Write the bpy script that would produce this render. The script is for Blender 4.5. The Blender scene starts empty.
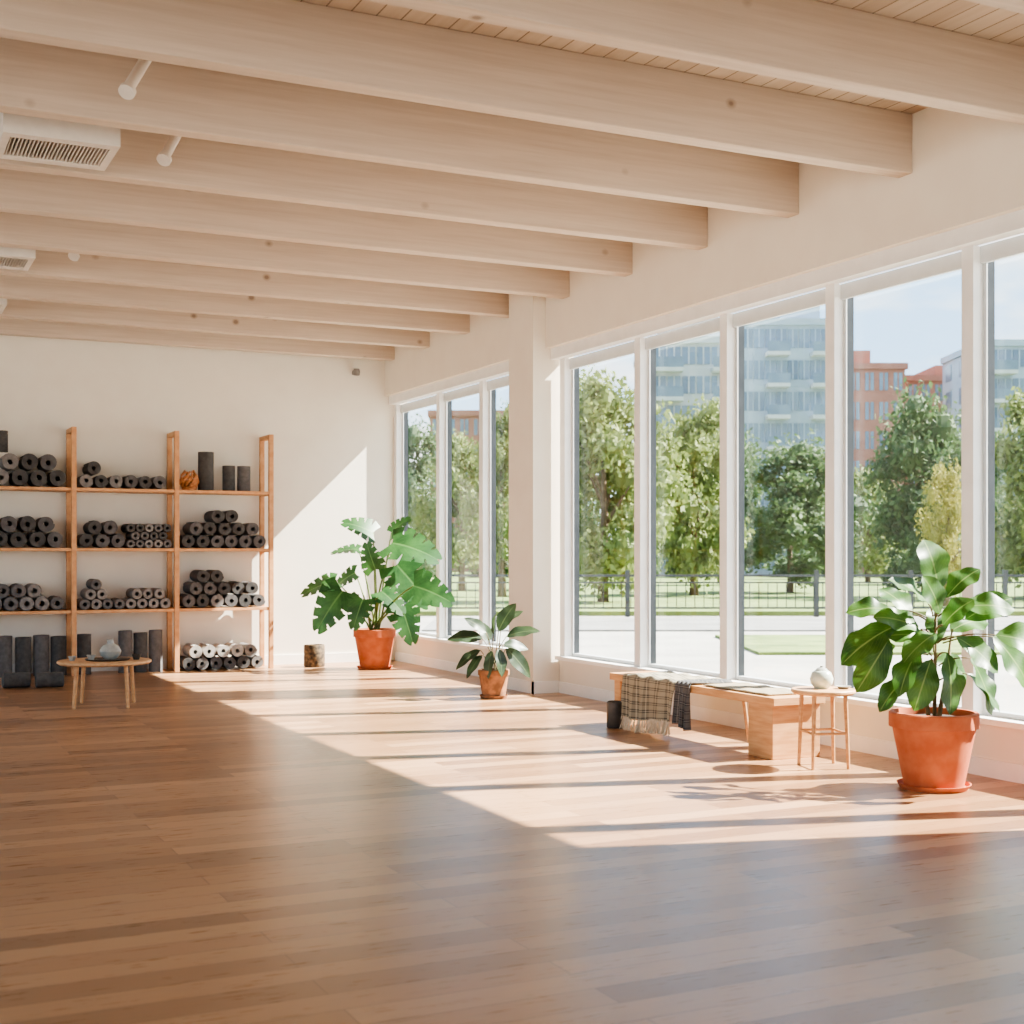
import bpy, math, random
from mathutils import Vector, Matrix
R = random.Random(7)
S = bpy.context.scene
COL = S.collection
try: S.view_settings.look = 'AgX - Medium High Contrast'
except Exception: pass
TH = math.radians(25.9); sn, cs = math.sin(TH), math.cos(TH)
F = 1353.0; HZ = 554.0; CH = 1.5
def W(depth, lat):
    return (sn*depth + cs*lat, cs*depth - sn*lat)
def WU(u, depth):
    return W(depth, (u-512)/F*depth)

# ------------------------------------------------------------ materials
def nodes(m):
    m.use_nodes = True
    nt = m.node_tree
    return nt, nt.nodes, nt.links, nt.nodes.get('Principled BSDF')
def rgb(h):
    def l(c):
        c/=255.0
        return c/12.92 if c<=0.04045 else ((c+0.055)/1.055)**2.4
    return (l(h[0]), l(h[1]), l(h[2]), 1)
def ramp(nt, fac, stops):
    r = nt.nodes.new('ShaderNodeValToRGB')
    e = r.color_ramp.elements
    while len(e) < len(stops): e.new(0.5)
    for i,(p,c) in enumerate(stops):
        e[i].position = p; e[i].color = c
    nt.links.new(fac, r.inputs[0])
    return r.outputs[0]
def coords(nt, scale=(1,1,1), kind='Object', rnd=False, rot=(0,0,0)):
    tc = nt.nodes.new('ShaderNodeTexCoord')
    mp = nt.nodes.new('ShaderNodeMapping')
    mp.inputs['Scale'].default_value = scale
    mp.inputs['Rotation'].default_value = rot
    src = tc.outputs[kind]
    if rnd:
        oi = nt.nodes.new('ShaderNodeObjectInfo')
        ml = nt.nodes.new('ShaderNodeMath'); ml.operation='MULTIPLY'; ml.inputs[1].default_value=37.0
        nt.links.new(oi.outputs['Random'], ml.inputs[0])
        ad = nt.nodes.new('ShaderNodeVectorMath'); ad.operation='ADD'
        nt.links.new(src, ad.inputs[0]); nt.links.new(ml.outputs[0], ad.inputs[1])
        src = ad.outputs[0]
    nt.links.new(src, mp.inputs[0])
    return mp.outputs[0]
def noise(nt, vec, scale, detail=4, rough=0.5):
    n = nt.nodes.new('ShaderNodeTexNoise')
    n.inputs['Scale'].default_value = scale; n.inputs['Detail'].default_value = detail
    n.inputs['Roughness'].default_value = rough
    nt.links.new(vec, n.inputs['Vector'])
    return n.outputs['Fac']
def mixc(nt, fac, a, b, mode='MIX'):
    m = nt.nodes.new('ShaderNodeMix'); m.data_type='RGBA'; m.blend_type=mode
    for s,v in ((m.inputs[0],fac),(m.inputs[6],a),(m.inputs[7],b)):
        if hasattr(v,'is_linked') or isinstance(v, bpy.types.NodeSocket): nt.links.new(v,s)
        else: s.default_value = v
    return m.outputs[2]
def bump(nt, b, h, strength=0.2, dist=0.01):
    bp = nt.nodes.new('ShaderNodeBump'); bp.inputs['Strength'].default_value=strength; bp.inputs['Distance'].default_value=dist
    nt.links.new(h, bp.inputs['Height']); nt.links.new(bp.outputs[0], b.inputs['Normal'])
def mat_var(name, c1, c2, rough=0.6, scale=8, sc=(1,1,1), bmp=0.0, rnd=True, detail=4, metallic=0, lo=0.35, hi=0.65):
    m = bpy.data.materials.new(name); nt,n,l,b = nodes(m)
    v = coords(nt, sc, rnd=rnd); f = noise(nt, v, scale, detail)
    l.new(ramp(nt, f, [(lo,rgb(c1)),(hi,rgb(c2))]), b.inputs['Base Color'])
    b.inputs['Roughness'].default_value = rough; b.inputs['Metallic'].default_value = metallic
    if bmp: bump(nt, b, f, bmp)
    return m
M = {}
M['wall'] = mat_var('wall_paint',(227,219,205),(230,223,209),0.85,3)
M['trim'] = mat_var('trim_paint',(236,233,227),(241,238,232),0.5,6)
M['winwhite'] = mat_var('window_white',(230,230,228),(236,236,234),0.4,6)
M['wingrey'] = mat_var('window_frame_grey',(202,205,206),(210,213,214),0.4,6)
M['dark'] = mat_var('dark_gasket',(38,42,46),(48,52,56),0.4,6)
M['oak'] = mat_var('oak_wood',(192,140,92),(210,162,114),0.5,5,(1,1,8),0.03)
M['oakx'] = mat_var('oak_wood_long',(196,148,102),(216,172,126),0.45,5,(6,1,8),0.03)
M['shelfwood'] = mat_var('shelf_wood',(190,136,90),(208,156,110),0.5,4,(3,3,3),0.03)
M['terra'] = mat_var('terracotta',(176,90,54),(192,108,70),0.8,9,bmp=0.05)
M['terra2'] = mat_var('weathered_clay',(116,80,54),(164,114,80),0.85,14,bmp=0.1)
M['stone'] = mat_var('mottled_stone',(46,38,30),(120,98,70),0.8,22,bmp=0.2)
M['soil'] = mat_var('soil',(40,28,20),(70,52,38),0.95,40,bmp=0.4)
M['mat1'] = mat_var('mat_charcoal',(70,68,67),(84,82,80),0.9,20)
M['mat2'] = mat_var('mat_dark_grey',(88,85,84),(104,101,100),0.9,20)
M['mat3'] = mat_var('mat_grey',(116,111,108),(136,131,127),0.9,20)
M['mat4'] = mat_var('mat_light_grey',(166,160,152),(190,184,176),0.9,20)
M['cer'] = mat_var('ceramic_celadon',(184,194,180),(208,214,200),0.25,10)
M['cer2'] = mat_var('ceramic_grey',(150,150,144),(178,178,170),0.35,14)
M['darkcer'] = mat_var('dark_ceramic',(50,48,46),(70,66,62),0.4,14)
M['vent'] = mat_var('vent_metal',(210,203,194),(218,211,202),0.45,10)
M['ventdark'] = mat_var('vent_dark',(44,42,40),(58,54,52),0.6,10)
M['rattan'] = mat_var('rattan',(180,116,70),(210,148,98),0.7,30,bmp=0.3)
M['bark'] = mat_var('bark',(84,70,56),(122,104,86),0.95,6,(3,3,1),0.4)
M['stem'] = mat_var('plant_stem',(86,104,52),(120,140,76),0.6,8)
M['stemw'] = mat_var('woody_stem',(96,84,58),(128,116,82),0.7,12)
M['pave'] = mat_var('pavement',(150,146,138),(168,164,156),0.9,0.6,rnd=False)
M['road'] = mat_var('road',(122,120,116),(138,136,132),0.9,0.8,rnd=False)
M['grass'] = mat_var('grass',(88,106,52),(122,136,74),0.95,1.2,rnd=False,detail=8)
M['fence'] = mat_var('fence_metal',(46,50,50),(60,64,64),0.5,4)
M['brick'] = mat_var('brick_facade',(150,104,90),(162,116,102),0.9,1,rnd=False)  # building colours here are lightened to stand in for distance haze
M['conc'] = mat_var('concrete_facade',(168,174,178),(180,186,190),0.9,0.5,rnd=False)
M['conc2'] = mat_var('haze_paled_facade',(142,158,174),(156,172,186),0.7,0.5,rnd=False)  # blue-grey facade, with distance haze mixed into its colour
M['bglass'] = mat_var('building_glass',(90,110,130),(118,138,156),0.25,0.3)
M['fringe'] = mat_var('wool_fringe',(196,180,154),(212,198,174),0.95,30)

def mat_floor():
    m = bpy.data.materials.new('oak_floor'); nt,n,l,b = nodes(m)
    v = coords(nt)
    br = n.new('ShaderNodeTexBrick'); l.new(v, br.inputs['Vector'])
    br.inputs['Scale'].default_value=1; br.inputs['Brick Width'].default_value=2.3; br.inputs['Row Height'].default_value=0.17
    br.inputs['Mortar Size'].default_value=0.0018; br.inputs['Mortar Smooth'].default_value=0.1
    br.offset=0.37; br.offset_frequency=2
    br.inputs['Color1'].default_value=(0,0,0,1); br.inputs['Color2'].default_value=(1,1,1,1); br.inputs['Mortar'].default_value=(0.5,0.5,0.5,1)
    base = ramp(nt, br.outputs['Color'], [(0.0,rgb((134,97,67))),(0.5,rgb((160,120,86))),(1.0,rgb((188,148,112)))])
    g = noise(nt, coords(nt,(1.2,22,1)), 3, 6, 0.6)
    gr = ramp(nt, g, [(0.3,(0.76,0.74,0.72,1)),(0.7,(1.08,1.08,1.08,1))])
    c = mixc(nt, 0.7, base, gr, 'MULTIPLY')
    c2 = mixc(nt, br.outputs['Fac'], c, rgb((88,60,40)))
    l.new(c2, b.inputs['Base Color'])
    rr = ramp(nt, g, [(0.3,(0.26,)*3+(1,)),(0.7,(0.34,)*3+(1,))])
    l.new(rr, b.inputs['Roughness'])
    bump(nt, b, g, 0.03, 0.004)
    return m
M['floor'] = mat_floor()
def mat_beam(name, base1, base2, axis='x'):
    m = bpy.data.materials.new(name); nt,n,l,b = nodes(m)
    g = noise(nt, coords(nt,(0.35,9,9),rnd=True), 3.0, 8, 0.65)
    c = ramp(nt, g, [(0.3,rgb(base1)),(0.7,rgb(base2))])
    vo = n.new('ShaderNodeTexVoronoi'); vo.inputs['Scale'].default_value=1.0
    l.new(coords(nt,(1.9,2.3,2.3),rnd=True), vo.inputs['Vector'])
    k = ramp(nt, vo.outputs['Distance'], [(0.045,(0.85,0.85,0.85,1)),(0.06,(0.45,0.45,0.45,1)),(0.105,(0,0,0,1))])
    c = mixc(nt, k, c, rgb((124,104,88)))
    l.new(c, b.inputs['Base Color']); b.inputs['Roughness'].default_value=0.7
    bump(nt,b,g,0.05)
    return m
M['beam'] = mat_beam('whitewashed_pine',(186,169,152),(202,187,171))
def mat_ceil():
    m = bpy.data.materials.new('ceiling_boards'); nt,n,l,b = nodes(m)
    v = coords(nt,rot=(0,0,math.pi/2))
    br = n.new('ShaderNodeTexBrick'); l.new(v, br.inputs['Vector'])
    br.inputs['Scale'].default_value=1; br.inputs['Brick Width'].default_value=5; br.inputs['Row Height'].default_value=0.15
    br.inputs['Mortar Size'].default_value=0.005
    br.inputs['Color1'].default_value=rgb((186,166,146)); br.inputs['Color2'].default_value=rgb((200,182,162)); br.inputs['Mortar'].default_value=rgb((128,110,92))
    g = noise(nt, coords(nt,(9,0.5,1)), 2.5, 5)
    gr = ramp(nt, g, [(0.3,(0.9,0.88,0.86,1)),(0.7,(1.0,1.0,1.0,1))])
    l.new(mixc(nt,1.0,br.outputs['Color'],gr,'MULTIPLY'), b.inputs['Base Color']); b.inputs['Roughness'].default_value=0.7
    return m
M['ceil'] = mat_ceil()
def mat_glass():
    m = bpy.data.materials.new('window_glass'); nt,n,l,b = nodes(m)
    n.remove(b); out=n['Material Output']
    t=n.new('ShaderNodeBsdfTransparent'); t.inputs[0].default_value=(0.96,0.98,0.98,1)
    g=n.new('ShaderNodeBsdfGlossy'); g.inputs['Roughness'].default_value=0.02
    mx=n.new('ShaderNodeMixShader'); mx.inputs[0].default_value=0.06
    l.new(t.outputs[0],mx.inputs[1]); l.new(g.outputs[0],mx.inputs[2]); l.new(mx.outputs[0],out.inputs[0])
    return m
M['glass'] = mat_glass()
def mat_leaf(name, c1, c2, vein, scale=6, transl=0.3, rough=0.42, uv=True):
    m = bpy.data.materials.new(name); nt,n,l,b = nodes(m)
    out=n['Material Output']
    f = noise(nt, coords(nt,rnd=False), scale, 3)
    c = ramp(nt, f, [(0.35,rgb(c1)),(0.65,rgb(c2))])
    if uv:
        tc=n.new('ShaderNodeTexCoord'); sp=n.new('ShaderNodeSeparateXYZ'); l.new(tc.outputs['UV'],sp.inputs[0])
        a=n.new('ShaderNodeMath'); a.operation='SUBTRACT'; a.inputs[1].default_value=0.5; l.new(sp.outputs[1],a.inputs[0])
        ab=n.new('ShaderNodeMath'); ab.operation='ABSOLUTE'; l.new(a.outputs[0],ab.inputs[0])
        k=ramp(nt,ab.outputs[0],[(0.012,(0.8,0.8,0.8,1)),(0.03,(0,0,0,1))])
        v1=n.new('ShaderNodeMath'); v1.operation='SUBTRACT'; l.new(sp.outputs[0],v1.inputs[0]); l.new(ab.outputs[0],v1.inputs[1])
        v2=n.new('ShaderNodeMath'); v2.operation='MULTIPLY'; v2.inputs[1].default_value=9; l.new(v1.outputs[0],v2.inputs[0])
        v3=n.new('ShaderNodeMath'); v3.operation='FRACT'; l.new(v2.outputs[0],v3.inputs[0])
        k2=ramp(nt,v3.outputs[0],[(0.0,(0.35,0.35,0.35,1)),(0.12,(0,0,0,1))])
        c=mixc(nt,k2,c,rgb(vein)); c=mixc(nt,k,c,rgb(vein))
    l.new(c,b.inputs['Base Color']); b.inputs['Roughness'].default_value=rough
    t=n.new('ShaderNodeBsdfTranslucent'); l.new(c,t.inputs[0])
    mx=n.new('ShaderNodeMixShader'); mx.inputs[0].default_value=transl
    l.new(b.outputs[0],mx.inputs[1]); l.new(t.outputs[0],mx.inputs[2]); l.new(mx.outputs[0],out.inputs[0])
    return m
M['leaf1'] = mat_leaf('monstera_leaf',(38,78,38),(64,108,54),(94,132,74))
M['leaf2'] = mat_leaf('dark_leaf',(42,60,42),(66,86,56),(112,128,88))
M['leaf3'] = mat_leaf('fig_leaf',(46,82,32),(82,122,48),(136,160,88))
M['tree1'] = mat_leaf('tree_leaf_olive',(104,118,68),(140,150,88),(0,0,0),1.2,0.3,0.7,False)
M['tree2'] = mat_leaf('tree_leaf_green',(68,90,58),(96,118,74),(0,0,0),1.2,0.3,0.7,False)
M['tree3'] = mat_leaf('tree_leaf_yellow',(136,134,60),(164,156,78),(0,0,0),1.2,0.3,0.7,False)
def mat_plaid(name, base, dark, light, s1, s2):
    m = bpy.data.materials.new(name); nt,n,l,b = nodes(m)
    tc=n.new('ShaderNodeTexCoord'); sp=n.new('ShaderNodeSeparateXYZ'); l.new(tc.outputs['UV'],sp.inputs[0])
    def stripe(sock, fr, stops):
        a=n.new('ShaderNodeMath'); a.operation='MULTIPLY'; a.inputs[1].default_value=fr; l.new(sock,a.inputs[0])
        f=n.new('ShaderNodeMath'); f.operation='FRACT'; l.new(a.outputs[0],f.inputs[0])
        r=ramp(nt,f.outputs[0],stops); r.node.color_ramp.interpolation='CONSTANT'; return r
    A=stripe(sp.outputs[0],s1,[(0,rgb(base)),(0.35,rgb(dark)),(0.55,rgb(light)),(0.62,rgb(dark)),(0.8,rgb(base))])
    B=stripe(sp.outputs[1],s2,[(0,rgb(base)),(0.4,rgb(dark)),(0.6,rgb(light)),(0.66,rgb(dark)),(0.82,rgb(base))])
    c=mixc(nt,0.62,A,B); l.new(c,b.inputs['Base Color']); b.inputs['Roughness'].default_value=0.95
    g=noise(nt,coords(nt),120,2); bump(nt,b,g,0.3)
    return m
M['plaid'] = mat_plaid('plaid_wool',(158,148,126),(92,86,74),(190,180,158),5,9)
M['plaid2'] = mat_plaid('dark_plaid_wool',(96,94,92),(62,62,64),(150,146,140),4,9)
M['woven'] = mat_plaid('woven_pad',(166,152,126),(136,124,104),(184,170,146),3,24)

# ------------------------------------------------------------ mesh builder
class MB:
    def __init__(s): s.v=[]; s.f=[]; s.uv=[]; s.useuv=False; s.mi=[]; s.cur=0
    def face(s, idx, uv=None):
        s.f.append(tuple(idx)); s.mi.append(s.cur)
        s.uv.append(uv if uv else [(0,0.3)]*len(idx))
        if uv: s.useuv=True
    def box(s,x0,x1,y0,y1,z0,z1,mtx=None):
        o=len(s.v)
        p=[(x0,y0,z0),(x1,y0,z0),(x1,y1,z0),(x0,y1,z0),(x0,y0,z1),(x1,y0,z1),(x1,y1,z1),(x0,y1,z1)]
        if mtx: p=[tuple(mtx@Vector(q)) for q in p]
        s.v+=p
        for q in ((0,3,2,1),(4,5,6,7),(0,1,5,4),(1,2,6,5),(2,3,7,6),(3,0,4,7)): s.face([o+i for i in q])
    def tube(s, pts, rads, seg=10, cap=True):
        rings=[]; 
        for i,p in enumerate(pts):
            p=Vector(p)
            a=Vector(pts[max(i-1,0)]); b=Vector(pts[min(i+1,len(pts)-1)])
            d=(b-a).normalized(); up=Vector((0,0,1)) if abs(d.z)<0.95 else Vector((1,0,0))
            x=d.cross(up).normalized(); y=d.cross(x).normalized()
            r=rads[i] if isinstance(rads,(list,tuple)) else rads
            o=len(s.v)
            for k in range(seg):
                t=2*math.pi*k/seg; s.v.append(tuple(p+x*(r*math.cos(t))+y*(r*math.sin(t))))
            rings.append(o)
        for i in range(len(rings)-1):
            for k in range(seg):
                k2=(k+1)%seg; s.face((rings[i]+k,rings[i]+k2,rings[i+1]+k2,rings[i+1]+k))
        if cap:
            s.face([rings[0]+k for k in range(seg)][::-1]); s.face([rings[-1]+k for k in range(seg)])
    def lathe(s, prof, seg=32, c=(0,0,0)):
        o=len(s.v); n=len(prof)
        for (r,z) in prof:
            for k in range(seg):
                t=2*math.pi*k/seg; s.v.append((c[0]+r*math.cos(t),c[1]+r*math.sin(t),c[2]+z))
        for i in range(n-1):
            for k in range(seg):
                k2=(k+1)%seg; s.face((o+i*seg+k,o+i*seg+k2,o+(i+1)*seg+k2,o+(i+1)*seg+k))
        if prof[0][0]>1e-4: s.face([o+k for k in range(seg)][::-1])
        if prof[-1][0]>1e-4: s.face([o+(n-1)*seg+k for k in range(seg)])
    def mesh(s,name,mats,smooth=False):
        me=bpy.data.meshes.new(name); me.from_pydata(s.v,[],s.f)
        for m in (mats if isinstance(mats,(list,tuple)) else [mats]): me.materials.append(m)
        me.polygons.foreach_set('material_index', s.mi)
        if s.useuv:
            uvl=me.uv_layers.new(name='UVMap'); flat=[c for f in s.uv for q in f for c in q]
            uvl.data.foreach_set('uv',flat)
        if smooth: me.polygons.foreach_set('use_smooth',[True]*len(me.polygons))
        me.validate(); me.update()
        if smooth=='auto':
            try: me.set_sharp_from_angle(angle=math.radians(40))
            except Exception: pass
        return me
def obj(name, me, loc=(0,0,0), rot=(0,0,0), parent=None, **kw):
    o=bpy.data.objects.new(name, me); COL.objects.link(o)
    o.location=loc; o.rotation_euler=rot
    if parent: o.parent=parent
    for k,v in kw.items(): o[k]=v
    return o
def thing(name,label,category,loc=(0,0,0),me=None,rot=(0,0,0),**kw):
    return obj(name,me,loc,rot,None,label=label,category=category,**kw)
def part(name,mb,mt,parent,loc=(0,0,0),smooth=False,bevel=0,**kw):
    me=mb if isinstance(mb,bpy.types.Mesh) else mb.mesh(name,mt,smooth)
    o=obj(name,me,loc,parent=parent,**kw)
    if bevel:
        b=o.modifiers.new('bevel','BEVEL'); b.width=bevel; b.segments=2; b.limit_method='ANGLE'
    return o
def struct(name,mb,mt,label,loc=(0,0,0),smooth=False):
    me=mb.mesh(name,mt,smooth)
    return obj(name,me,loc,kind='structure',label=label)
def one(mb,name,mt,label,cat,loc=(0,0,0),smooth=False,bevel=0,**kw):
    o=thing(name,label,cat,loc,mb.mesh(name,mt,smooth),**kw)
    if bevel:
        b=o.modifiers.new('bevel','BEVEL'); b.width=bevel; b.segments=2; b.limit_method='ANGLE'
    return o
def B(*a):
    m=MB(); m.box(*a); return m

# ------------------------------------------------------------ room shell
FY=17.9; XL=-5.0; YB=-3.0; ZC=4.6; XW=6.87; XH=6.70; XO=7.05
struct('floor',B(XL-0.15,XO,YB-0.15,FY+0.15,-0.1,0),M['floor'],'warm oak plank floor with satin finish')
struct('ceiling',B(XL-0.15,XO,YB-0.15,FY+0.15,ZC,ZC+0.15),M['ceil'],'pale tongue and groove board ceiling')
struct('wall_far',B(XL,XO,FY,FY+0.15,0,ZC),M['wall'],'plain cream painted wall')
m=MB()
m.box(XH,XO,YB,FY,3.72,ZC)
m.box(XW,XO,5.0,FY,0,0.36)
m.box(XH,XO,YB,5.0,0,3.72)
struct('wall_right',m,M['wall'],'cream painted wall with header above windows')
m=MB(); m.box(6.55,XO,12.97,13.57,0,ZC)
struct('wall_column',m,M['wall'],'square cream painted column between window groups')
m=MB(); m.box(XL-0.15,XL,YB,FY,0,0.4); m.box(XL-0.15,XL,YB,FY,4.1,ZC)  # unseen wall, left wide open so sky light fills the room
for y in (YB,4,11,FY-0.3): m.box(XL-0.15,XL,y,y+0.3,0.4,4.1)
struct('wall_left',m,M['wall'],'unseen cream painted wall with wide openings added for fill light')
m=MB(); m.box(XL,XO,YB-0.15,YB,0,0.4); m.box(XL,XO,YB-0.15,YB,4.1,ZC)  # behind the camera; openings added to bring in more sky fill
for x in (XL,1.0,XO-0.3): m.box(x,x+0.3,YB-0.15,YB,0.4,4.1)
struct('wall_back',m,M['wall'],'unseen cream painted wall with wide openings added for fill light')
struct('baseboard_far',B(XL,6.8,FY-0.02,FY,0,0.13),M['trim'],'white painted baseboard')
m=MB(); m.box(XW-0.02,XW,5.0,12.97,0,0.12); m.box(XW-0.02,XW,13.57,FY-0.02,0,0.12)
m.box(6.53,6.55,12.95,13.59,0,0.13); m.box(6.53,XW,12.95,12.97,0,0.13); m.box(6.55,XW,13.57,13.59,0,0.13)
struct('baseboard_right',m,M['trim'],'white painted baseboard below windows')
m=MB(); m.box(6.80,XO,5.0,12.95,0.36,0.40); m.box(6.80,XO,13.59,FY,0.36,0.40)
struct('trim_sill',m,M['trim'],'white window sill ledge')
m=MB(); m.box(6.76,6.88,5.0,12.97,3.60,3.72); m.box(6.76,6.88,13.57,FY,3.60,3.72)
struct('trim_blind_cassette',m,M['winwhite'],'white roller blind cassette along window tops')
near=[12.85,11.30,9.85,8.41,6.96,5.52]
far=[17.85,16.30,14.95,13.62]
k=1
for y in near+far:
    m=MB(); m.box(6.84,7.0,y-0.055,y+0.055,0.40,3.60)
    struct('trim_%d'%k,m,M['winwhite'],'white vertical window mullion'); k+=1
wn=1
spans=[(near[i+1],near[i]) for i in range(len(near)-1)]+[(5.0,5.52)]+[(far[i+1],far[i]) for i in range(len(far)-1)]
for (a,b_) in spans:
    y0=a+0.055; y1=b_-0.055
    if a==5.0: y0=5.0
    m=MB(); t=0.035
    m.box(6.93,7.0,y0,y0+t,0.40,3.60)
    m.box(6.93,7.0,y0+t,y1-t,0.40,0.40+t); m.box(6.93,7.0,y0+t,y1-t,3.60-t,3.60)
    m.box(6.90,6.93,y0,y1,3.48,3.60)
    m.box(6.925,6.935,y1-t,y1,0.40,3.60)
    m.cur=1
    m.box(6.935,7.0,y1-t,y1,0.40,3.60)
    w=struct('window_%d'%wn,m,[M['wingrey'],M['dark']],'tall fixed window with pale frame and dark gasket'); wn+=1
    g=MB(); g.box(6.978,6.988,y0+t,y1-t,0.40+t,3.60-t)
    part('glass',g,M['glass'],w)

# beams
BW=0.14
bm=MB(); bm.box(-(XH-XL)/2,(XH-XL)/2,-BW/2,BW/2,0,0.42); bmesh_=bm.mesh('ceiling_beam',M['beam'])
for i in range(-8,9):
    y=7.41+1.27*i
    if y<YB+0.3: continue
    o=thing('ceiling_beam','whitewashed pine beam with small knots under board ceiling','beam',((XH+XL)/2,y,4.18),bmesh_,group='parallel ceiling beams')
    bv=o.modifiers.new('b','BEVEL'); bv.width=0.008; bv.segments=2

def vent(x,y,label):
    e=thing('air_vent',label,'air vent',(x,y,4.16),group='ceiling air vents')
    b=MB(); w,d=0.36,0.31
    b.box(-w,w,-d,-d+0.09,0,0.44); b.box(-w,w,d-0.09,d,0,0.44); b.box(-w,-w+0.05,-d+0.09,d-0.09,0,0.44); b.box(w-0.05,w,-d+0.09,d-0.09,0,0.44)
    part('housing',b,M['vent'],e)
    g=MB()
    g.box(-w+0.05,w-0.05,-d+0.09,d-0.09,0.06,0.08)
    part('duct_plate',g,M['ventdark'],e)
    g=MB(); n=26
    for i in range(n):
        xx=-w+0.05+(i+0.5)*(2*w-0.1)/n
        g.box(xx-0.003,xx+0.003,-d+0.09,d-0.09,0.005,0.05)
    part('grille',g,M['vent'],e)
vent(1.20,9.38,'boxy white metal air vent with slatted grille below ceiling')
vent(1.10,13.12,'boxy white metal air vent hanging between beams')
vent(1.10,15.65,'boxy white metal air vent close to storage wall')
for (x,y) in ((1.45,8.2),(1.93,9.5),(1.81,12.95)):
    e=thing('ceiling_pipe','short white angled pipe with round flange on ceiling','pipe',(x,y,4.24),group='ceiling pipes')
    p=MB(); p.tube([(0,0,0.01),(0.19,0.24,0.36)],0.035,16); part('pipe',p,M['vent'],e,smooth='auto')
    p=MB(); p.tube([(-0.006,-0.0075,-0.01),(0.006,0.0075,0.012)],[0.05,0.05],20); part('flange',p,M['vent'],e,smooth='auto')
p=MB(); p.lathe([(0.0,-0.05),(0.04,-0.045),(0.05,0),(0.04,0.045),(0,0.05)],16); p.box(-0.03,0.03,0,0.1,-0.03,0.03)
one(p,'motion_sensor',M['mat3'],'small grey sensor mounted high on wall','sensor',(6.25,FY-0.1,4.02),smooth='auto')

# ------------------------------------------------------------ shelving
PX=[1.20,2.43,3.69,4.92]; Y0=17.36; Y1=17.86; ZS=[0.805,1.573,2.32]
e=thing('shelving_unit','tall open oak shelving unit holding rolled mats against wall','shelf',(0,0,0))
e.location=(3.0,17.6,0)
def pl(mb):
    mb.v=[(a-3.0,b-17.6,c) for a,b,c in mb.v]; return mb
for x in PX:
    b=MB(); b.box(x-0.03,x+0.03,Y0,Y0+0.06,0,3.07); b.box(x-0.03,x+0.03,Y1-0.06,Y1,0,3.07)
    b.box(x-0.03,x+0.03,Y0+0.06,Y1-0.06,3.01,3.07)
    for z in ZS: b.box(x-0.03,x+0.03,Y0+0.06,Y1-0.06,z-0.05,z-0.001)
    part('side_frame',pl(b),M['shelfwood'],e,bevel=0.004)
for i in range(3):
    for z in ZS:
        b=MB(); b.box(PX[i]+0.031,PX[i+1]-0.031,Y0+0.01,Y1-0.01,z-0.038,z)
        part('shelf',pl(b),M['shelfwood'],e,bevel=0.003)

def spiral_mesh(name,mt,Ro=0.09,L=0.44,turns=4.5,th=0.0105,seg=18):
    m=MB(); n=int(turns*seg); r_in=0.022
    for i in range(n+1):
        t=2*math.pi*i/seg; r=r_in+(Ro-r_in-th)*i/n
        for rr in (r,r+th):
            for y in (-L/2,L/2): m.v.append((rr*math.cos(t),y,rr*math.sin(t)))
    for i in range(n):
        a=i*4; b=a+4
        m.face((a,b,b+1,a+1)); m.face((a+2,a+3,b+3,b+2)); m.face((a,a+2,b+2,b)); m.face((a+1,b+1,b+3,a+3))
    m.face((0,1,3,2)); q=n*4; m.face((q,q+2,q+3,q+1))
    return m.mesh(name,mt,'auto')
def roller_mesh(name,mt,Ro=0.09,L=0.42,hole=0.035):
    m=MB(); seg=24
    prof=[(hole,-L/2),(Ro-0.01,-L/2),(Ro,-L/2+0.01),(Ro,L/2-0.01),(Ro-0.01,L/2),(hole,L/2)]
    for r,y in prof:
        for k in range(seg):
            t=2*math.pi*k/seg; m.v.append((r*math.cos(t),y,r*math.sin(t)))
    for i in range(6):
        j=(i+1)%6
        for k in range(seg):
            k2=(k+1)%seg; m.face((i*seg+k,j*seg+k,j*seg+k2,i*seg+k2))
    return m.mesh(name,mt,'auto')
SP={c:spiral_mesh('rolled_mat_mesh',M[c]) for c in ('mat1','mat2','mat3','mat4')}
RO={c:roller_mesh('roller_mesh',M[c]) for c in ('mat1','mat2','mat3','mat4')}
CN={'mat1':'charcoal','mat2':'dark grey','mat3':'mid grey','mat4':'light grey'}
def lay(kind,c,x,z,r,y,group,where):
    if kind=='mat':
        o=thing('rolled_yoga_mat','%s rolled yoga mat lying %s'%(CN[c],where),'yoga mat',(x,y,z),SP[c],(0,R.uniform(0,6.28),0),group=group)
    else:
        o=thing('foam_roller','%s foam roller with open core lying %s'%(CN[c],where),'foam roller',(x,y,z),RO[c],(0,R.uniform(0,6.28),0),group=group)
    s=r/0.09; o.scale=(s,1,s)
    return o
def stack(x0,z,rows,r,kind,cols,group,where,skip=()):
    for ri,(off,n) in enumerate(rows):
        for i in range(n):
            x=x0+r*1.02+(off+2*i)*r*1.02
            cl=cols[ri] if isinstance(cols[0],(list,tuple)) else cols
            c=cl[R.randrange(len(cl))]
            lay(kind,c,x,z+r*1.01+ri*r*1.78,r*0.985*R.uniform(0.97,1.0),17.60+R.uniform(-0.02,0.02),group,where)
def stand(x,z,r,h,c,y,group,where):
    o=thing('rolled_yoga_mat','%s rolled yoga mat standing upright %s'%(CN[c],where),'yoga mat',(x,y,z+h/2),SP[c],(math.pi/2,0,0),group=group)
    o.scale=(r/0.09,h/0.44,r/0.09); return o
d=['mat1','mat1','mat2']; d2=['mat1','mat2','mat3']
a,b2,c3=PX[0]+0.05,PX[1]+0.06,PX[2]+0.06
T='on the top shelf'; G='rolled mats on top shelf'
stack(a+0.0,2.32,[(0,5),(3,3)],0.108,'mat',d2,G,T)
stand(PX[0]+0.42,2.32+0.108*3.95,0.07,0.26,'mat1',17.6,G,T)
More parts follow.
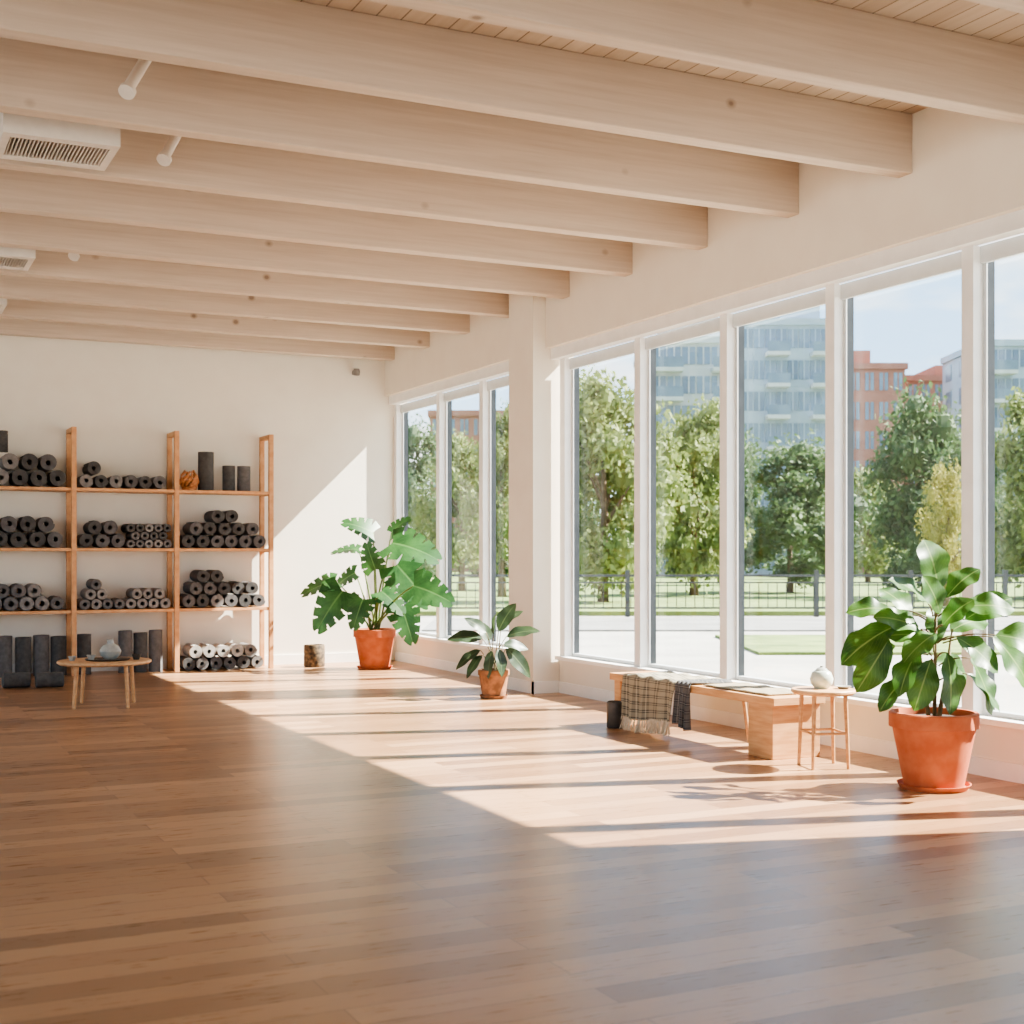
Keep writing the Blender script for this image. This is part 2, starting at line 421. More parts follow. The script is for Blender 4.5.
stack(b2,2.32,[(0,6)],0.088,'mat',d2,G,T); lay('mat','mat1',b2+0.18,2.32+0.088+0.158,0.088,17.6,G,T)
stand(PX[2]+0.42,2.325,0.105,0.50,'mat1',17.58,G,T)
stand(PX[2]+0.72,2.325,0.085,0.33,'mat1',17.58,G,T); stand(PX[2]+0.92,2.325,0.09,0.33,'mat2',17.58,G,T)
T='on the middle shelf'; G='rolled mats on middle shelf'
stack(a,1.573,[(0,5),(1,4)],0.105,'mat',[['mat2','mat1'],['mat2','mat1']],G,T)
stack(b2,1.573,[(0,3),(1,2)],0.092,'mat',d2,G,T)
stack(b2+0.57,1.573,[(0,5),(1,4),(0,5)],0.056,'roller',['mat2','mat1','mat3'],'small rollers on middle shelf',T)
stack(c3,1.573,[(0,6),(1,5),(4,2)],0.091,'mat',[['mat2','mat1'],['mat2','mat1'],['mat1']],G,T)
T='on the lower shelf'; G='rollers on lower shelf'
stack(a,0.805,[(0,6),(3,3)],0.088,'roller',['mat2','mat3','mat1'],G,T)
stack(b2,0.805,[(0,8)],0.069,'roller',['mat3','mat3','mat2'],G,T)
stack(b2,0.805+0.069*1.78,[(1,2)],0.069,'roller',['mat3','mat2'],G,T)
stack(b2,0.805+0.069*1.78*2,[(2,1)],0.069,'roller',['mat2'],G,T)
stack(b2,0.805+0.069*1.78,[(9,3)],0.069,'roller',['mat3','mat3','mat4'],G,T)
stack(c3,0.805,[(0,6),(1,5),(2,2)],0.09,'mat',[['mat2','mat1','mat3'],['mat1','mat2','mat3'],['mat1']],'rolled mats on lower shelf',T)
T='on the floor below shelves'; G='rolled mats on floor'
for i,x in enumerate((1.64,1.86,2.07,2.275)): stand(x,0,0.098,0.5-0.02*(i%2),'mat1' if i%2 else 'mat2',17.55,G,T)
for i,x in enumerate((2.58,3.08,3.27,3.46)): stand(x,0,0.088,0.5+0.03*(i%2),'mat2' if i%2 else 'mat1',17.55,G,T)
stack(c3,0,[(0,6),(1,5)],0.088,'mat',[['mat2','mat1','mat3'],['mat4','mat4','mat3']],G,T)
for i,(x,y) in enumerate(((1.63,16.1),(1.97,15.98))):
    m=MB(); m.tube([(-0.15,0,0),(-0.14,0,0),(0.14,0,0),(0.15,0,0)],[0.07,0.085,0.085,0.07],20)
    one(m,'yoga_bolster',M['mat1'],'short charcoal cylindrical cushion lying on wooden floor','bolster',(x,y,0.085),smooth='auto',group='bolsters on floor')
m=MB()
for i in range(40):
    t=R.uniform(0,6.28); p=[]
    h=R.uniform(0.1,0.25)
    for q in range(5):
        s_=q/4; rr=0.02+0.10*math.sin(s_*2.6+0.2); p.append((rr*math.cos(t+s_*1.6),0.8*rr*math.sin(t+s_*1.6),0.012+h*s_))
    m.tube(p,0.011,5)
m.lathe([(0.0,0.0),(0.09,0.0),(0.1,0.03),(0.06,0.05)],16)
one(m,'rattan_ornament',M['rattan'],'tangled orange-brown rattan ornament on the top shelf','ornament',(PX[2]+0.19,17.52,2.322),smooth='auto')

# ------------------------------------------------------------ tables
def round_table(name,label,loc,rad,h,n,legr,splay,stretch):
    e=thing(name,label,'table',loc)
    m=MB(); m.lathe([(0,h-0.035),(rad-0.02,h-0.035),(rad,h-0.02),(rad,h-0.006),(rad-0.006,h),(0,h)],48); part('table_top',m,M['oakx'],e,smooth='auto')
    for i in range(n):
        t=2*math.pi*i/n+0.5
        m=MB(); r0=rad*0.72; r1=rad*splay
        m.tube([(r0*math.cos(t),r0*math.sin(t),h-0.036),(r1*math.cos(t),r1*math.sin(t),0)],[legr,legr*0.75],12); part('leg',m,M['oak'],e,smooth='auto')
    if stretch:
        for i in range(n):
            t=2*math.pi*i/n+0.5; t2=2*math.pi*(i+1)/n+0.5
            m=MB(); r=rad*(0.72+splay)/2; z=h*stretch
            m.tube([(r*math.cos(t),r*math.sin(t),z),(r*math.cos(t2),r*math.sin(t2),z)],legr*0.6,8); part('stretcher',m,M['oak'],e,smooth='auto')
    return e
tx,ty=2.22,13.8
round_table('coffee_table','low round oak table with splayed legs on open floor',(tx,ty,0),0.45,0.45,4,0.022,0.8,0)
m=MB(); m.lathe([(0,0),(0.2,0),(0.22,0.015),(0.205,0.015),(0.19,0.006),(0,0.006)],32)
one(m,'serving_tray',M['darkcer'],'round dark serving tray on low table','tray',(tx+0.03,ty,0.45),smooth='auto')
m=MB(); m.lathe([(0.0,0),(0.05,0),(0.095,0.04),(0.105,0.08),(0.08,0.13),(0.035,0.155),(0.028,0.19),(0.036,0.2),(0.0,0.2)],28)
one(m,'ceramic_vase',M['cer2'],'round grey ceramic bottle vase on dark tray','vase',(tx+0.06,ty+0.02,0.457),smooth='auto')
for dx,dy,s in ((-0.13,-0.02,1),(-0.3,0.05,0.9),(0.3,-0.05,1.1)):
    m=MB(); m.lathe([(0,0),(0.025*s,0),(0.045*s,0.05*s),(0.04*s,0.05*s),(0.022*s,0.01),(0,0.01)],20)
    one(m,'tea_cup',M['cer2'] if dx<0 else M['darkcer'],'small handleless tea cup on low table','cup',(tx+dx,ty+dy,0.457 if dx==-0.13 else 0.45),smooth='auto',group='tea cups')
sx,sy=6.14,7.62
round_table('side_table','small round oak stool table with slim legs beside bench',(sx,sy,0),0.225,0.55,4,0.016,0.82,0.45)
e=thing('round_jar','round pale celadon ceramic jar with lid on side table','jar',(sx+0.0,sy+0.02,0.55))
m=MB(); m.lathe([(0,0),(0.045,0),(0.075,0.035),(0.082,0.07),(0.066,0.115),(0.04,0.132),(0,0.132)],28); part('jar_body',m,M['cer'],e,smooth='auto')
m=MB(); m.lathe([(0,0.132),(0.042,0.134),(0.03,0.145),(0.01,0.15),(0.012,0.16),(0,0.162)],20); part('jar_lid',m,M['cer2'],e,smooth='auto')
m=MB(); m.lathe([(0,0),(0.03,0),(0.055,0.02),(0.05,0.02),(0.028,0.005),(0,0.005)],24)
one(m,'small_dish',M['cer2'],'small shallow ceramic dish on side table','dish',(sx+0.13,sy-0.06,0.55),smooth='auto')

# ------------------------------------------------------------ bench
e=thing('bench','long low oak bench beneath the windows','bench',(6.22,9.15,0))
def bl(mb): mb.v=[(x-6.22,y-9.15,z) for x,y,z in mb.v]; return mb
part('seat',bl(B(5.98,6.45,7.98,10.35,0.395,0.455)),M['oak'],e,bevel=0.004)
part('leg_panel',bl(B(6.0,6.43,8.02,8.32,0,0.395)),M['oak'],e,bevel=0.004)
part('leg_panel',bl(B(6.0,6.43,10.2,10.3,0,0.395)),M['oak'],e,bevel=0.004)
m=MB(); m.tube([(6.37,8.9,0.395),(6.4,8.86,0)],[0.018,0.014],10); part('leg',bl(m),M['oak'],e,smooth='auto')
def blanket(name,y0,y1,mt,label,zend,xback,off,seed,fr=True,taper=0.06):
    rr=random.Random(seed)
    e=thing(name,label,'blanket',(0,0,0)); e.location=(6.0,(y0+y1)/2,0.455)
    prof=[]; z0=0.455+off; xe=5.98-0.012-off
    for i in range(12): prof.append((xback-(xback-5.99)*i/11, z0+0.0))
    for i in range(1,5):
        t=i/4*math.pi/2; prof.append((5.99-(5.99-xe)*math.sin(t), z0-0.02+0.02*math.cos(t)))
    nz=22
    for i in range(1,nz+1): prof.append((xe, z0-0.02-(z0-0.02-zend)*i/nz))
    m=MB(); nt_=44; pn=len(prof)
    for j in range(nt_+1):
        s=j/nt_; y=y0+(y1-y0)*s
        for i,(x,z) in enumerate(prof):
            hang=max(0,(z0-z)/z0)
            fx=-(0.012+0.05*hang)*(0.5+0.5*math.sin(s*24+1.3*math.sin(s*9)+seed))*min(1,hang*4+0.0)
            fz=0.014*(0.5+0.5*math.sin(s*21+i*0.25+seed)) if hang<0.01 else 0
            yy=y+0.02*hang*math.sin(s*15+seed)+ (taper*hang*(0.5-s))
            zz=z+(0.03*hang*math.sin(s*5+seed) if hang>0.1 else 0)
            m.v.append((x+fx-6.0,yy-(y0+y1)/2,zz+fz-0.455))
    for j in range(nt_):
        for i in range(pn-1):
            q=j*pn+i
            m.face((q,q+pn,q+pn+1,q+1),[(j/nt_,i/pn),((j+1)/nt_,i/pn),((j+1)/nt_,(i+1)/pn),(j/nt_,(i+1)/pn)])
    o=part('cloth',m,mt,e,smooth=True)
    sol=o.modifiers.new('s','SOLIDIFY'); sol.thickness=0.008; sol.offset=0
    if fr:
        g=MB()
        for j in range(nt_*2):
            q=m.v[(j//2)*pn+pn-1]; yy=q[1]+(j%2)*(y1-y0)/nt_/2
            dx=rr.uniform(-0.05,0.01); dy=rr.uniform(-0.025,0.025)
            ze=max(-0.45,q[2]-0.11)
            g.tube([(q[0],yy,q[2]+0.005),(q[0]+dx*0.5,yy+dy*0.6,(q[2]+ze)/2),(q[0]+dx,yy+dy,ze)],0.0055,4)
        part('fringe',g,M['fringe'],e)
blanket('throw_blanket',9.255,10.08,M['plaid'],'beige and grey-brown plaid fringed wool throw draped over bench',0.12,6.40,0.008,1,True,0.03)
blanket('throw_blanket',9.05,9.25,M['plaid2'],'dark grey plaid wool throw folded over bench edge',0.12,6.38,0.008,4,False,-0.03)
m=MB(); n1,n2=20,16
for j in range(n1+1):
    for i in range(n2+1):
        m.v.append((6.03+0.38*i/n2-6.22,8.12+0.84*j/n1-8.5,0.466+0.004*math.sin(j*1.1)*math.sin(i*0.9)-0.455))
for j in range(n1):
    for i in range(n2):
        q=j*(n2+1)+i; m.face((q,q+1,q+n2+2,q+n2+1),[(i/n2,j/n1),((i+1)/n2,j/n1),((i+1)/n2,(j+1)/n1),(i/n2,(j+1)/n1)])
o=one(m,'seat_pad',M['woven'],'thin woven beige seat mat lying on bench','seat pad',(6.22,8.5,0.455),smooth=True)
sol=o.modifiers.new('s','SOLIDIFY'); sol.thickness=0.01; sol.offset=0
m=MB(); m.lathe([(0,0),(0.065,0),(0.07,0.01),(0.07,0.22),(0.06,0.23),(0.055,0.22),(0.055,0.2),(0,0.2)],24)
one(m,'dark_canister',M['darkcer'],'small black cylindrical canister on floor by bench','canister',(5.90,10.12,0),smooth='auto')

# ------------------------------------------------------------ plants
def add_leaf(m, base, d, L, Wd, droop=0.25, fold=0.12, shape='ovate', roll=0.0, seed=0, wave=0.0, nh=None):
    d=Vector(d).normalized()
    if nh is None:
        up=Vector((0,0,1)); side=d.cross(up)
        if side.length<1e-3: side=Vector((1,0,0))
        side.normalize(); nrm=side.cross(d).normalized()
    else:
        nrm=Vector(nh); nrm=(nrm-d*nrm.dot(d)).normalized(); side=d.cross(nrm).normalized()
    rot=Matrix.Rotation(roll,3,d); side=rot@side; nrm=rot@nrm
    base=Vector(base)
    def P(x,y):
        z=-droop*L*(x/L)**2 + fold*abs(y)*0.8 + wave*L*0.045*math.sin(x/L*13+seed)*(abs(y)/Wd*2)
        xx=x*(1-0.2*droop*(x/L))
        p=base+d*xx+side*y+nrm*z*0.75
        p.z-=droop*L*(x/L)**2*0.35
        return tuple(p)
    if shape!='monstera':
        n=14; o=len(m.v); ks=(-1,-0.55,0,0.55,1)
        for i in range(n+1):
            t=i/n
            if shape=='obovate': w=Wd*0.5*(math.sin(math.pi*t**1.15)**0.62)
            else: w=Wd*0.5*(math.sin(math.pi*t**0.85)**0.75)
            w=max(w,0.0015)
            for k in ks: m.v.append(P(L*t,w*k))
        for i in range(n):
            for k in range(4):
                q=o+i*5+k
                m.face((q,q+1,q+6,q+5),[(i/n,k/4),(i/n,(k+1)/4),((i+1)/n,(k+1)/4),((i+1)/n,k/4)])
    else:
        NS=40; nl=5; 
        def hw(t):
            return Wd*0.5*(min(1.0,(t+0.20)/0.34)**0.55)*max(0.0,1-max(0,t-0.22)/0.80)**0.58
        for sg in (-1,1):
            o=len(m.v); fr=(0,0.3,0.56,0.78,0.93,1.0)
            for i in range(NS+1):
                t=i/NS; w=hw(t)
                ph=(t*nl+0.15)%1.0
                slit=min(ph,1-ph)
                edge=1.0-0.10*max(0,0.12-slit)/0.12
                for f in fr:
                    ff=f*edge if f>0.6 else f
                    sw=(-0.16+0.40*t)*f**1.3
                    m.v.append(P(L*min(1.06,(t*0.98+sw*(1-t*0.55))),sg*w*ff))
            nf=len(fr)
            for i in range(NS):
                tm=(i+0.5)/NS; ph=(tm*nl+0.15)%1.0; slit=min(ph,1-ph)
                for k in range(nf-1):
                    cut = slit<(0.07 if k<3 else 0.13)
                    if k>=2 and cut and 0.1<tm<0.93: continue
                    A=o+i*nf+k; 
                    uvs=[(tm,0.5+0.5*sg*fr[k]),(tm,0.5+0.5*sg*fr[k+1]),(tm,0.5+0.5*sg*fr[k+1]),(tm,0.5+0.5*sg*fr[k])]
                    idx=(A,A+1,A+nf+1,A+nf)
                    if sg<0: idx=idx[::-1]; uvs=uvs[::-1]
                    m.face(idx,uvs)
def arc(p0,p1,bul,n=6):
    p0=Vector(p0);p1=Vector(p1); out=[]
    for i in range(n+1):
        t=i/n; p=p0.lerp(p1,t); p.z+=bul*math.sin(math.pi*t); 
        out.append(tuple(p))
    return out
def pot(e,rt,rb,h,mt,saucer=True,z0=0.0):
    s=0.0
    if saucer:
        m=MB(); m.lathe([(0,0),(rb*1.12,0),(rb*1.25,0.035),(rb*1.2,0.035),(rb*1.1,0.015),(0,0.015)],40); part('saucer',m,mt,e,smooth='auto'); s=0.016
    m=MB(); rh=h*0.2
    m.lathe([(0,s),(rb,s),(rb+(rt*0.93-rb)*0.98,h-rh),(rt,h-rh+0.004),(rt,h-0.008),(rt-0.008,h),(rt-0.03,h),(rt-0.035,h-0.05),(0.0,h-0.05)],44); part('pot',m,mt,e,smooth='auto')
    m=MB(); m.lathe([(rt-0.037,h-0.049),(rt*0.5,h-0.03),(0,h-0.025)],24); part('soil',m,M['soil'],e,smooth=True)
RV=Vector((cs,-sn,0)); VV=Vector((sn,cs,0)); UP=Vector((0,0,1))
def leafset(spec,st,lf,z0,stem_r,shape,asp,droop,fold,wave,seed,bul=0.08,px=0,maxx=None,hub=None):
    rr=random.Random(seed)
    for i,(dx,z,dd_,ang,L,tilt) in enumerate(spec):
        p=RV*dx+VV*dd_+UP*z
        a_=math.radians(ang)
        d=RV*math.cos(a_)+UP*math.sin(a_)+VV*tilt
        if maxx is not None:
            ex=p.x+max(0,d.normalized().x*L)+0.1
            if ex>maxx: p-=VV*((ex-maxx)/sn)*0.9
        if hub is None: b0=Vector((0.05*math.cos(i*2.4),0.05*math.sin(i*2.4),z0))
        else:
            hz=min(z-0.05,hub); b0=Vector((p.x*0.15,p.y*0.15,max(z0,hz)))
        st.tube(arc(b0,p,bul),[stem_r]*4+[stem_r*0.7]*3,6)
        nh=-VV*rr.uniform(0.3,0.9)+UP*rr.uniform(0.35,0.95)+RV*rr.uniform(-0.6,0.35)
        add_leaf(lf,p,d,L,L*asp*rr.uniform(0.92,1.06),droop,fold,shape,0,i,wave,nh)
# monstera
e=thing('potted_monstera','large split-leaf monstera in terracotta pot by windows','potted plant',(6.12,16.72,0))
pot(e,0.28,0.19,0.52,M['terra'])
st=MB(); lf=MB()
spec=[(-0.40,1.02,-0.15,232,0.58,-0.2),(-0.52,1.14,0.05,190,0.46,-0.3),(-0.02,1.78,0.0,150,0.44,-0.3),(-0.22,1.56,0.1,175,0.36,-0.2),
(0.26,1.64,-0.25,-8,0.66,-0.4),(0.32,1.36,-0.35,-45,0.64,-0.3),(0.56,1.10,-0.3,-14,0.54,-0.4),(0.38,0.82,-0.35,-68,0.46,-0.3),(0.22,1.78,0.0,48,0.34,-0.3),
(-0.12,0.92,-0.3,250,0.38,-0.3),(0.02,1.30,-0.1,110,0.40,-0.2),(0.12,1.02,-0.3,-35,0.40,-0.4),(-0.28,1.25,0.2,205,0.36,0.1)]
leafset(spec,st,lf,0.49,0.013,'monstera',0.98,0.22,0.10,0,11,0.08,maxx=0.62)
part('stems',st,M['stem'],e,smooth=True); part('leaves',lf,M['leaf1'],e,smooth=True)
# column plant
e=thing('potted_rubber_plant','small dark broad-leaved plant in weathered clay pot by column','potted plant',(5.98,12.75,0))
pot(e,0.165,0.12,0.30,M['terra2'])
st=MB(); lf=MB()
spec=[(-0.12,0.62,0.0,168,0.38,-0.2),(-0.14,0.50,0,205,0.32,-0.3),(-0.08,0.68,0.05,135,0.30,-0.2),(0.05,0.70,0,66,0.38,-0.2),(0.13,0.64,0,24,0.38,-0.2),(0.13,0.52,-0.05,-42,0.38,-0.2),
(-0.02,0.50,-0.1,255,0.28,-0.4),(0.05,0.52,-0.1,-75,0.28,-0.4),(0.08,0.76,0.05,45,0.30,0.1),(-0.05,0.58,0.1,110,0.30,0.3),(0.1,0.55,0.1,0,0.30,0.3),(-0.12,0.45,-0.05,225,0.28,-0.2),(0.0,0.66,-0.05,95,0.26,-0.3)]
leafset(spec,st,lf,0.27,0.006,'ovate',0.48,0.25,0.25,0.6,5,0.04)
part('stems',st,M['stemw'],e,smooth=True); part('leaves',lf,M['leaf2'],e,smooth=True)
# fig
e=thing('potted_fiddle_leaf_fig','bushy large-leaved fig plant in terracotta pot on saucer','potted plant',(6.22,6.62,0))
pot(e,0.28,0.185,0.49,M['terra'])
st=MB(); lf=MB()
for (ex,ey,eh) in ((0.02,0.0,1.25),(-0.12,0.02,1.0),(0.10,-0.06,1.02),(0.0,-0.14,0.88)):
    b0=Vector((ex*0.3,ey*0.3,0.45)); b1=Vector((ex,ey,eh))
    st.tube([tuple(b0),tuple(b0.lerp(b1,0.5)+Vector((0.01,0.01,0))),tuple(b1)],[0.014,0.011,0.007],7)
spec=[(0.03,1.26,0,98,0.40,-0.1),(-0.05,1.18,-0.05,132,0.34,-0.2),(0.08,1.22,0.0,55,0.32,-0.1),(0.0,1.12,-0.12,108,0.32,-0.4),
(-0.10,1.02,-0.05,150,0.34,-0.2),(-0.26,1.04,-0.05,200,0.42,-0.2),(-0.30,0.96,-0.05,236,0.38,-0.2),(-0.14,0.90,-0.15,228,0.32,-0.4),(-0.26,1.14,0.05,168,0.30,-0.1),
(0.20,1.08,0.0,36,0.36,-0.2),(0.28,1.0,-0.1,-4,0.40,-0.2),(0.32,0.98,-0.1,-44,0.38,-0.2),(0.20,0.84,-0.1,-58,0.36,-0.2),(0.14,1.16,-0.1,14,0.34,-0.3),
(0.02,0.88,-0.2,-82,0.36,-0.3),(-0.08,0.84,-0.2,246,0.32,-0.3),(0.08,0.98,-0.2,-30,0.32,-0.4),(-0.04,1.0,-0.18,200,0.30,-0.5),(0.0,1.05,-0.18,60,0.28,-0.4),
(-0.18,0.74,-0.1,215,0.30,-0.2),(0.18,0.74,-0.1,-35,0.30,-0.2),(-0.1,1.1,0.15,120,0.32,0.4),(0.12,1.0,0.15,30,0.34,0.3),(-0.2,0.9,0.15,190,0.32,0.3),(0.05,0.8,0.15,-10,0.32,0.3),(0.0,0.92,0.0,80,0.3,0.1),(-0.06,0.96,-0.1,160,0.3,-0.2)]
leafset(spec,st,lf,0.5,0.006,'obovate',0.58,0.30,0.28,1.5,21,0.02,maxx=0.52,hub=1.1)
part('stems',st,M['stemw'],e,smooth=True); part('leaves',lf,M['leaf3'],e,smooth=True)
e=thing('mottled_planter','small mottled brown stone planter on floor by wall','planter',(5.5,17.35,0))
m=MB(); m.lathe([(0,0),(0.13,0),(0.14,0.02),(0.14,0.28),(0.13,0.295),(0.115,0.29),(0.11,0.26),(0,0.26)],28); part('planter_body',m,M['stone'],e,smooth='auto')
m=MB(); m.lathe([(0.112,0.262),(0.06,0.275),(0,0.28)],20); part('soil',m,M['soil'],e,smooth=True)

# ------------------------------------------------------------ outdoors
GZ=-0.12
struct('ground',B(-150,260,-120,300,GZ-0.3,GZ-0.1),M['pave'],'pale paved forecourt outside')
def quad(name,d0,d1,l0,l1,z,mt,label):
    m=MB(); p=[W(d0,l0),W(d0,l1),W(d1,l1),W(d1,l0)]
    for (x,y) in p: m.v.append((x,y,GZ-0.1+0.0))
    for (x,y) in p: m.v.append((x,y,z))
    for q in ((3,2,1,0),(4,5,6,7),(0,1,5,4),(1,2,6,5),(2,3,7,6),(3,0,4,7)): m.face(q)
    return struct(name,m,mt,label)
quad('ground_lawn',37.5,120,-60,140,GZ+0.03,M['grass'],'broad park lawn behind the fence')
quad('ground_verge',23,28,4.2,60,GZ-0.05,M['grass'],'narrow grass verge beside pavement')
quad('ground_road',30,35.5,-2,100,GZ-0.06,M['road'],'asphalt path along the fence')
e=thing('park_fence','long black metal railing fence between path and lawn','fence',(*W(37,20),GZ-0.1),rot=(0,0,-TH))
m=MB(); m.box(-22,45,-0.03,0.03,1.10,1.16); m.box(-22,45,-0.03,0.03,0.22,0.27); m.box(-22,45,-0.025,0.025,0.92,0.96)
part('rail',m,M['fence'],e)
pk=MB()
x=-22
while x<45:
    pk.box(x-0.01,x+0.01,-0.01,0.01,0.24,0.94); x+=0.25
part('pickets',pk,M['fence'],e,kind='stuff')
pm=B(-0.06,0.06,-0.06,0.06,0,1.28).mesh('fence_post',M['fence'])
for i in range(27): obj('fence_post',pm,(-22+i*2.58,0,0),parent=e)
def crown_mesh(name,mt,rad,hgt,seed,n=9500,ls=0.13):
    rr=random.Random(seed); m=MB(); blobs=[]; NB=30
    for i in range(NB):
        t=(i+0.5)/NB; a_=i*2.4+rr.uniform(-0.8,0.8); rz=rad*(0.55+0.55*math.sin(math.pi*min(0.98,t*0.8+0.10)))*rr.uniform(0.5,1.25)
        if t>0.85: rz*=0.6
        q=rr.uniform(0.35,0.85)*rz; blobs.append((q*math.cos(a_),q*math.sin(a_),hgt*(0.08+0.84*t)+rr.uniform(-0.5,0.5),rr.uniform(0.15,0.40)*rad))
    for (bx,by,bz,br) in blobs:
        m.lathe([(0.001,-br*0.6),(br*0.42,-br*0.4),(br*0.56,0),(br*0.38,br*0.42),(0.001,br*0.6)],8,(bx,by,bz))
    for i in range(n):
        bx,by,bz,br=blobs[rr.randrange(NB)]
        v=Vector((rr.gauss(0,1),rr.gauss(0,1),rr.gauss(0,0.8))).normalized()*br*rr.uniform(0.5,1.45)
        c=Vector((bx,by,bz))+v
        a_=Vector((rr.gauss(0,1),rr.gauss(0,1),rr.gauss(0,1))).normalized(); b_=a_.cross(Vector((rr.gauss(0,1),rr.gauss(0,1),rr.gauss(0,1)))).normalized()
        s=ls*rr.uniform(0.5,1.3); o=len(m.v)
        m.v+=[tuple(c-a_*s),tuple(c-b_*s*0.5),tuple(c+a_*s),tuple(c+b_*s*0.5)]; m.face((o,o+1,o+2,o+3))
    return m.mesh(name,mt,False)
cm={}
for key,mt,sd in (('a','tree1',3),('b','tree2',4),('c','tree3',5),('d','tree1',8),('e','tree2',12)):
    cm[key]=crown_mesh('crown_'+key,M[mt],2.5,6.0,sd)
def trunk_mesh():
    m=MB(); m.tube([(0,0,0),(0.05,0,1.0),(0,0.05,2.2),(0.1,0,4.5)],[0.2,0.15,0.13,0.06],10)
    for a_ in range(5):
        t=a_*1.3; m.tube([(0,0.03,1.9+0.3*a_),(0.9*math.cos(t),0.9*math.sin(t),3.0+0.4*a_)],[0.07,0.03],6)
    return m.mesh('trunk',M['bark'],True)
tm_=trunk_mesh()
LB={'a':'leafy park tree with light olive-green crown','b':'leafy park tree with dense dark green crown','c':'young park tree with yellow-green crown'}
LB['d']=LB['a']; LB['e']=LB['b']
def tree(u,d,top_y,wpx,key,base=1.0):
    x,y=WU(u,d); H=CH+(HZ-top_y)*d/F-GZ; rad=wpx*d/F/2
    e=thing('park_tree',LB[key],'tree',(x,y,GZ+0.02),rot=(0,0,R.uniform(0,6.28)),group='park trees')
    o=obj('trunk',tm_,(0,0,-0.05),parent=e); o.scale=(H/8,H/8,H/7)
    o=obj('crown',cm[key],(0,0,base),parent=e); o.scale=(rad/2.5,rad/2.5,(H-base)/6.4)
tree(603,45,360,150,'a',0.5); tree(694,52,396,115,'d',0.4); tree(556,60,420,100,'b')
tree(790,56,442,130,'b',0.5); tree(730,69,420,80,'e',0.5); tree(926,50,394,125,'e',0.5); tree(1040,47,384,125,'d',0.5); tree(946,41,464,50,'c',0.5)
tree(868,76,462,80,'a',0.5); tree(462,58,426,85,'a'); tree(502,50,400,75,'d'); tree(415,64,426,80,'b'); tree(990,70,436,80,'b'); tree(648,84,440,60,'b',0.5)
tree(1140,50,384,120,'b'); tree(1240,46,390,120,'a')
tree(832,85,478,60,'e',0.5)
hm=crown_mesh('hedge',M['tree2'],2.5,3.0,9,3000,0.22)
for i in range(15):
    x,y=W(92.5,-14+i*6.8)
    o=thing('hedge_shrub','rounded dark green shrub along the park edge','shrub',(x,y,GZ-0.3),hm,(0,0,i*1.7),group='park shrubs'); o.scale=(1.1,1.1,0.9+0.2*math.sin(i*2.2))

def building(label,u0,u1,d,top_y,depthm,mt,floors,cols,balc,step=None):
    l0=(u0-512)/F*d; l1=(u1-512)/F*d; H=CH+(HZ-top_y)*d/F-GZ
    x,y=W(d,(l0+l1)/2); w=(l1-l0)/2
    e=thing('apartment_building',label,'building',(x,y,GZ-0.1),rot=(0,0,-TH))
    part('facade',B(-w,w,0,depthm,0,H),M[mt],e)
    m=B(-w-0.2,w+0.2,-0.25,depthm,H,H+0.5); part('parapet',m,M[mt],e)
    fh=H/floors; cw=2*w/cols
    wf=0.44 if mt!='brick' else 0.3
    wm=B(-cw*wf,cw*wf,-0.06,0.02,0.28*fh,0.88*fh)
    wm.cur=1; wm.box(-0.05,0.05,-0.1,-0.06,0.28*fh,0.88*fh)
    wm=wm.mesh('window_pane',[M['bglass'],M[mt]])
    sm=B(-cw*0.5,cw*0.5,-1.2,0,-0.14,0.14); sm.cur=1; sm.box(-cw*0.5,cw*0.5,-1.2,-1.16,0.14,0.9)
    sm=sm.mesh('balcony',[M['conc'],M['bglass']])
    sidew=B(-0.06,0.02,-depthm/5*0.34,depthm/5*0.34,0.25*fh,0.85*fh).mesh('side_window_pane',M['bglass'])
    for f in range(floors):
        for c in range(cols):
            obj('window_pane',wm,(-w+cw*(c+0.5),0,f*fh),parent=e)
            if balc and f>0 and ((c//2)%2==balc-1): obj('balcony',sm,(-w+cw*(c+0.5),-0.11,f*fh+0.1),parent=e)
        for c in range(3):
            obj('side_window_pane',sidew,(-w,depthm/3*(c+0.5),f*fh),parent=e)
    if step:
        s0,s1,sh=step; part('roof_block',B(-w+2*w*s0,-w+2*w*s1,1,depthm*0.7,H+0.5,H+0.5+sh),M[mt],e)
building('haze-paled concrete apartment block with stacked balconies',652,740,99,342,13,'conc',8,6,1,(0.2,0.8,1.6))
building('tall blue-grey glass apartment block with balconies',742,832,103,324,13,'conc2',8,8,2,(0.45,0.9,1.5))
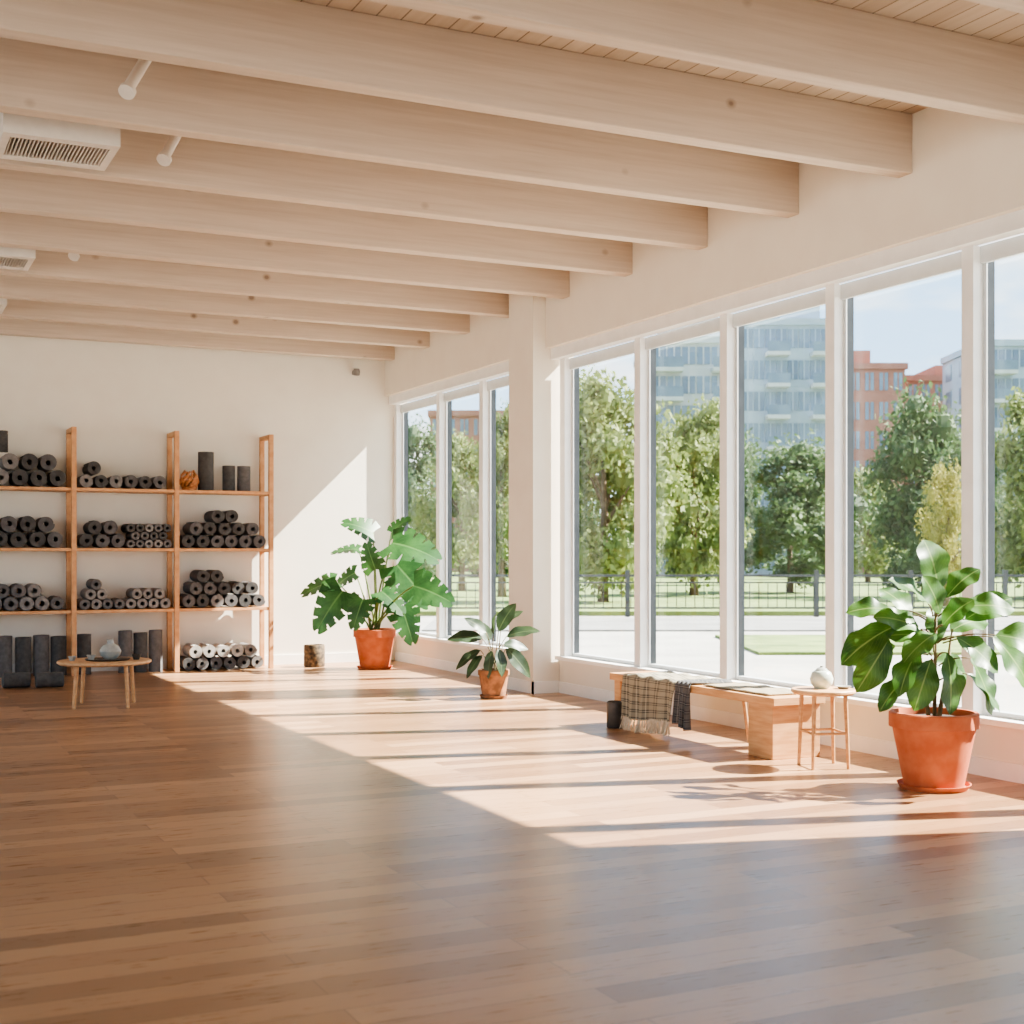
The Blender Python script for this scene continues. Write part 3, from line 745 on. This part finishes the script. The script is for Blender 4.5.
building('red brick residential building with flat stepped roof',848,905,112,368,12,'brick',7,4,0,(0.0,0.45,1.2))
building('red brick residential building with wide flat roof',906,972,116,380,12,'brick',7,5,0,(0.5,0.95,1.0))
building('haze-paled blue-grey glazed apartment building',984,1110,104,345,10,'conc2',8,9,1,None)
building('red brick apartment building beyond trees',430,540,120,415,12,'brick',6,8,0,None)

# ------------------------------------------------------------ light, world, camera
sd=bpy.data.lights.new('sun','SUN'); sd.energy=44.0; sd.angle=0.012; sd.color=(1.0,0.94,0.85)
so=bpy.data.objects.new('sun',sd); COL.objects.link(so); so.location=(20,0,20)
so.rotation_euler=Vector((-1.03,0.29,-1.0)).to_track_quat('-Z','Y').to_euler()
w=bpy.data.worlds.new('sky'); S.world=w; w.use_nodes=True; nt=w.node_tree
bg=nt.nodes['Background']
tc=nt.nodes.new('ShaderNodeTexCoord'); sp=nt.nodes.new('ShaderNodeSeparateXYZ'); nt.links.new(tc.outputs['Generated'],sp.inputs[0])
g=ramp(nt,sp.outputs[2],[(0.0,(0.80,0.90,0.98,1)),(0.14,(0.46,0.70,0.97,1)),(0.9,(0.25,0.5,0.85,1))])
mp=nt.nodes.new('ShaderNodeMapping'); mp.inputs['Scale'].default_value=(1,1,3.2); nt.links.new(tc.outputs['Generated'],mp.inputs[0])
cf=noise(nt,mp.outputs[0],4.2,6,0.55)
ck=ramp(nt,cf,[(0.46,(0,0,0,1)),(0.60,(1,1,1,1))])
c=mixc(nt,ck,g,(1.0,0.99,0.97,1))
nt.links.new(c,bg.inputs[0]); bg.inputs[1].default_value=3.0

cd=bpy.data.cameras.new('camera'); cam=bpy.data.objects.new('camera',cd); COL.objects.link(cam)
cam.location=(0,0,CH); cam.rotation_euler=(math.pi/2,0,-TH)
cd.lens=F/1024*36; cd.sensor_width=36; cd.shift_y=(HZ-512)/1024
cd.clip_start=0.05; cd.clip_end=800
cd.dof.use_dof=True; cd.dof.focus_distance=11.5; cd.dof.aperture_fstop=3.2
S.camera=cam
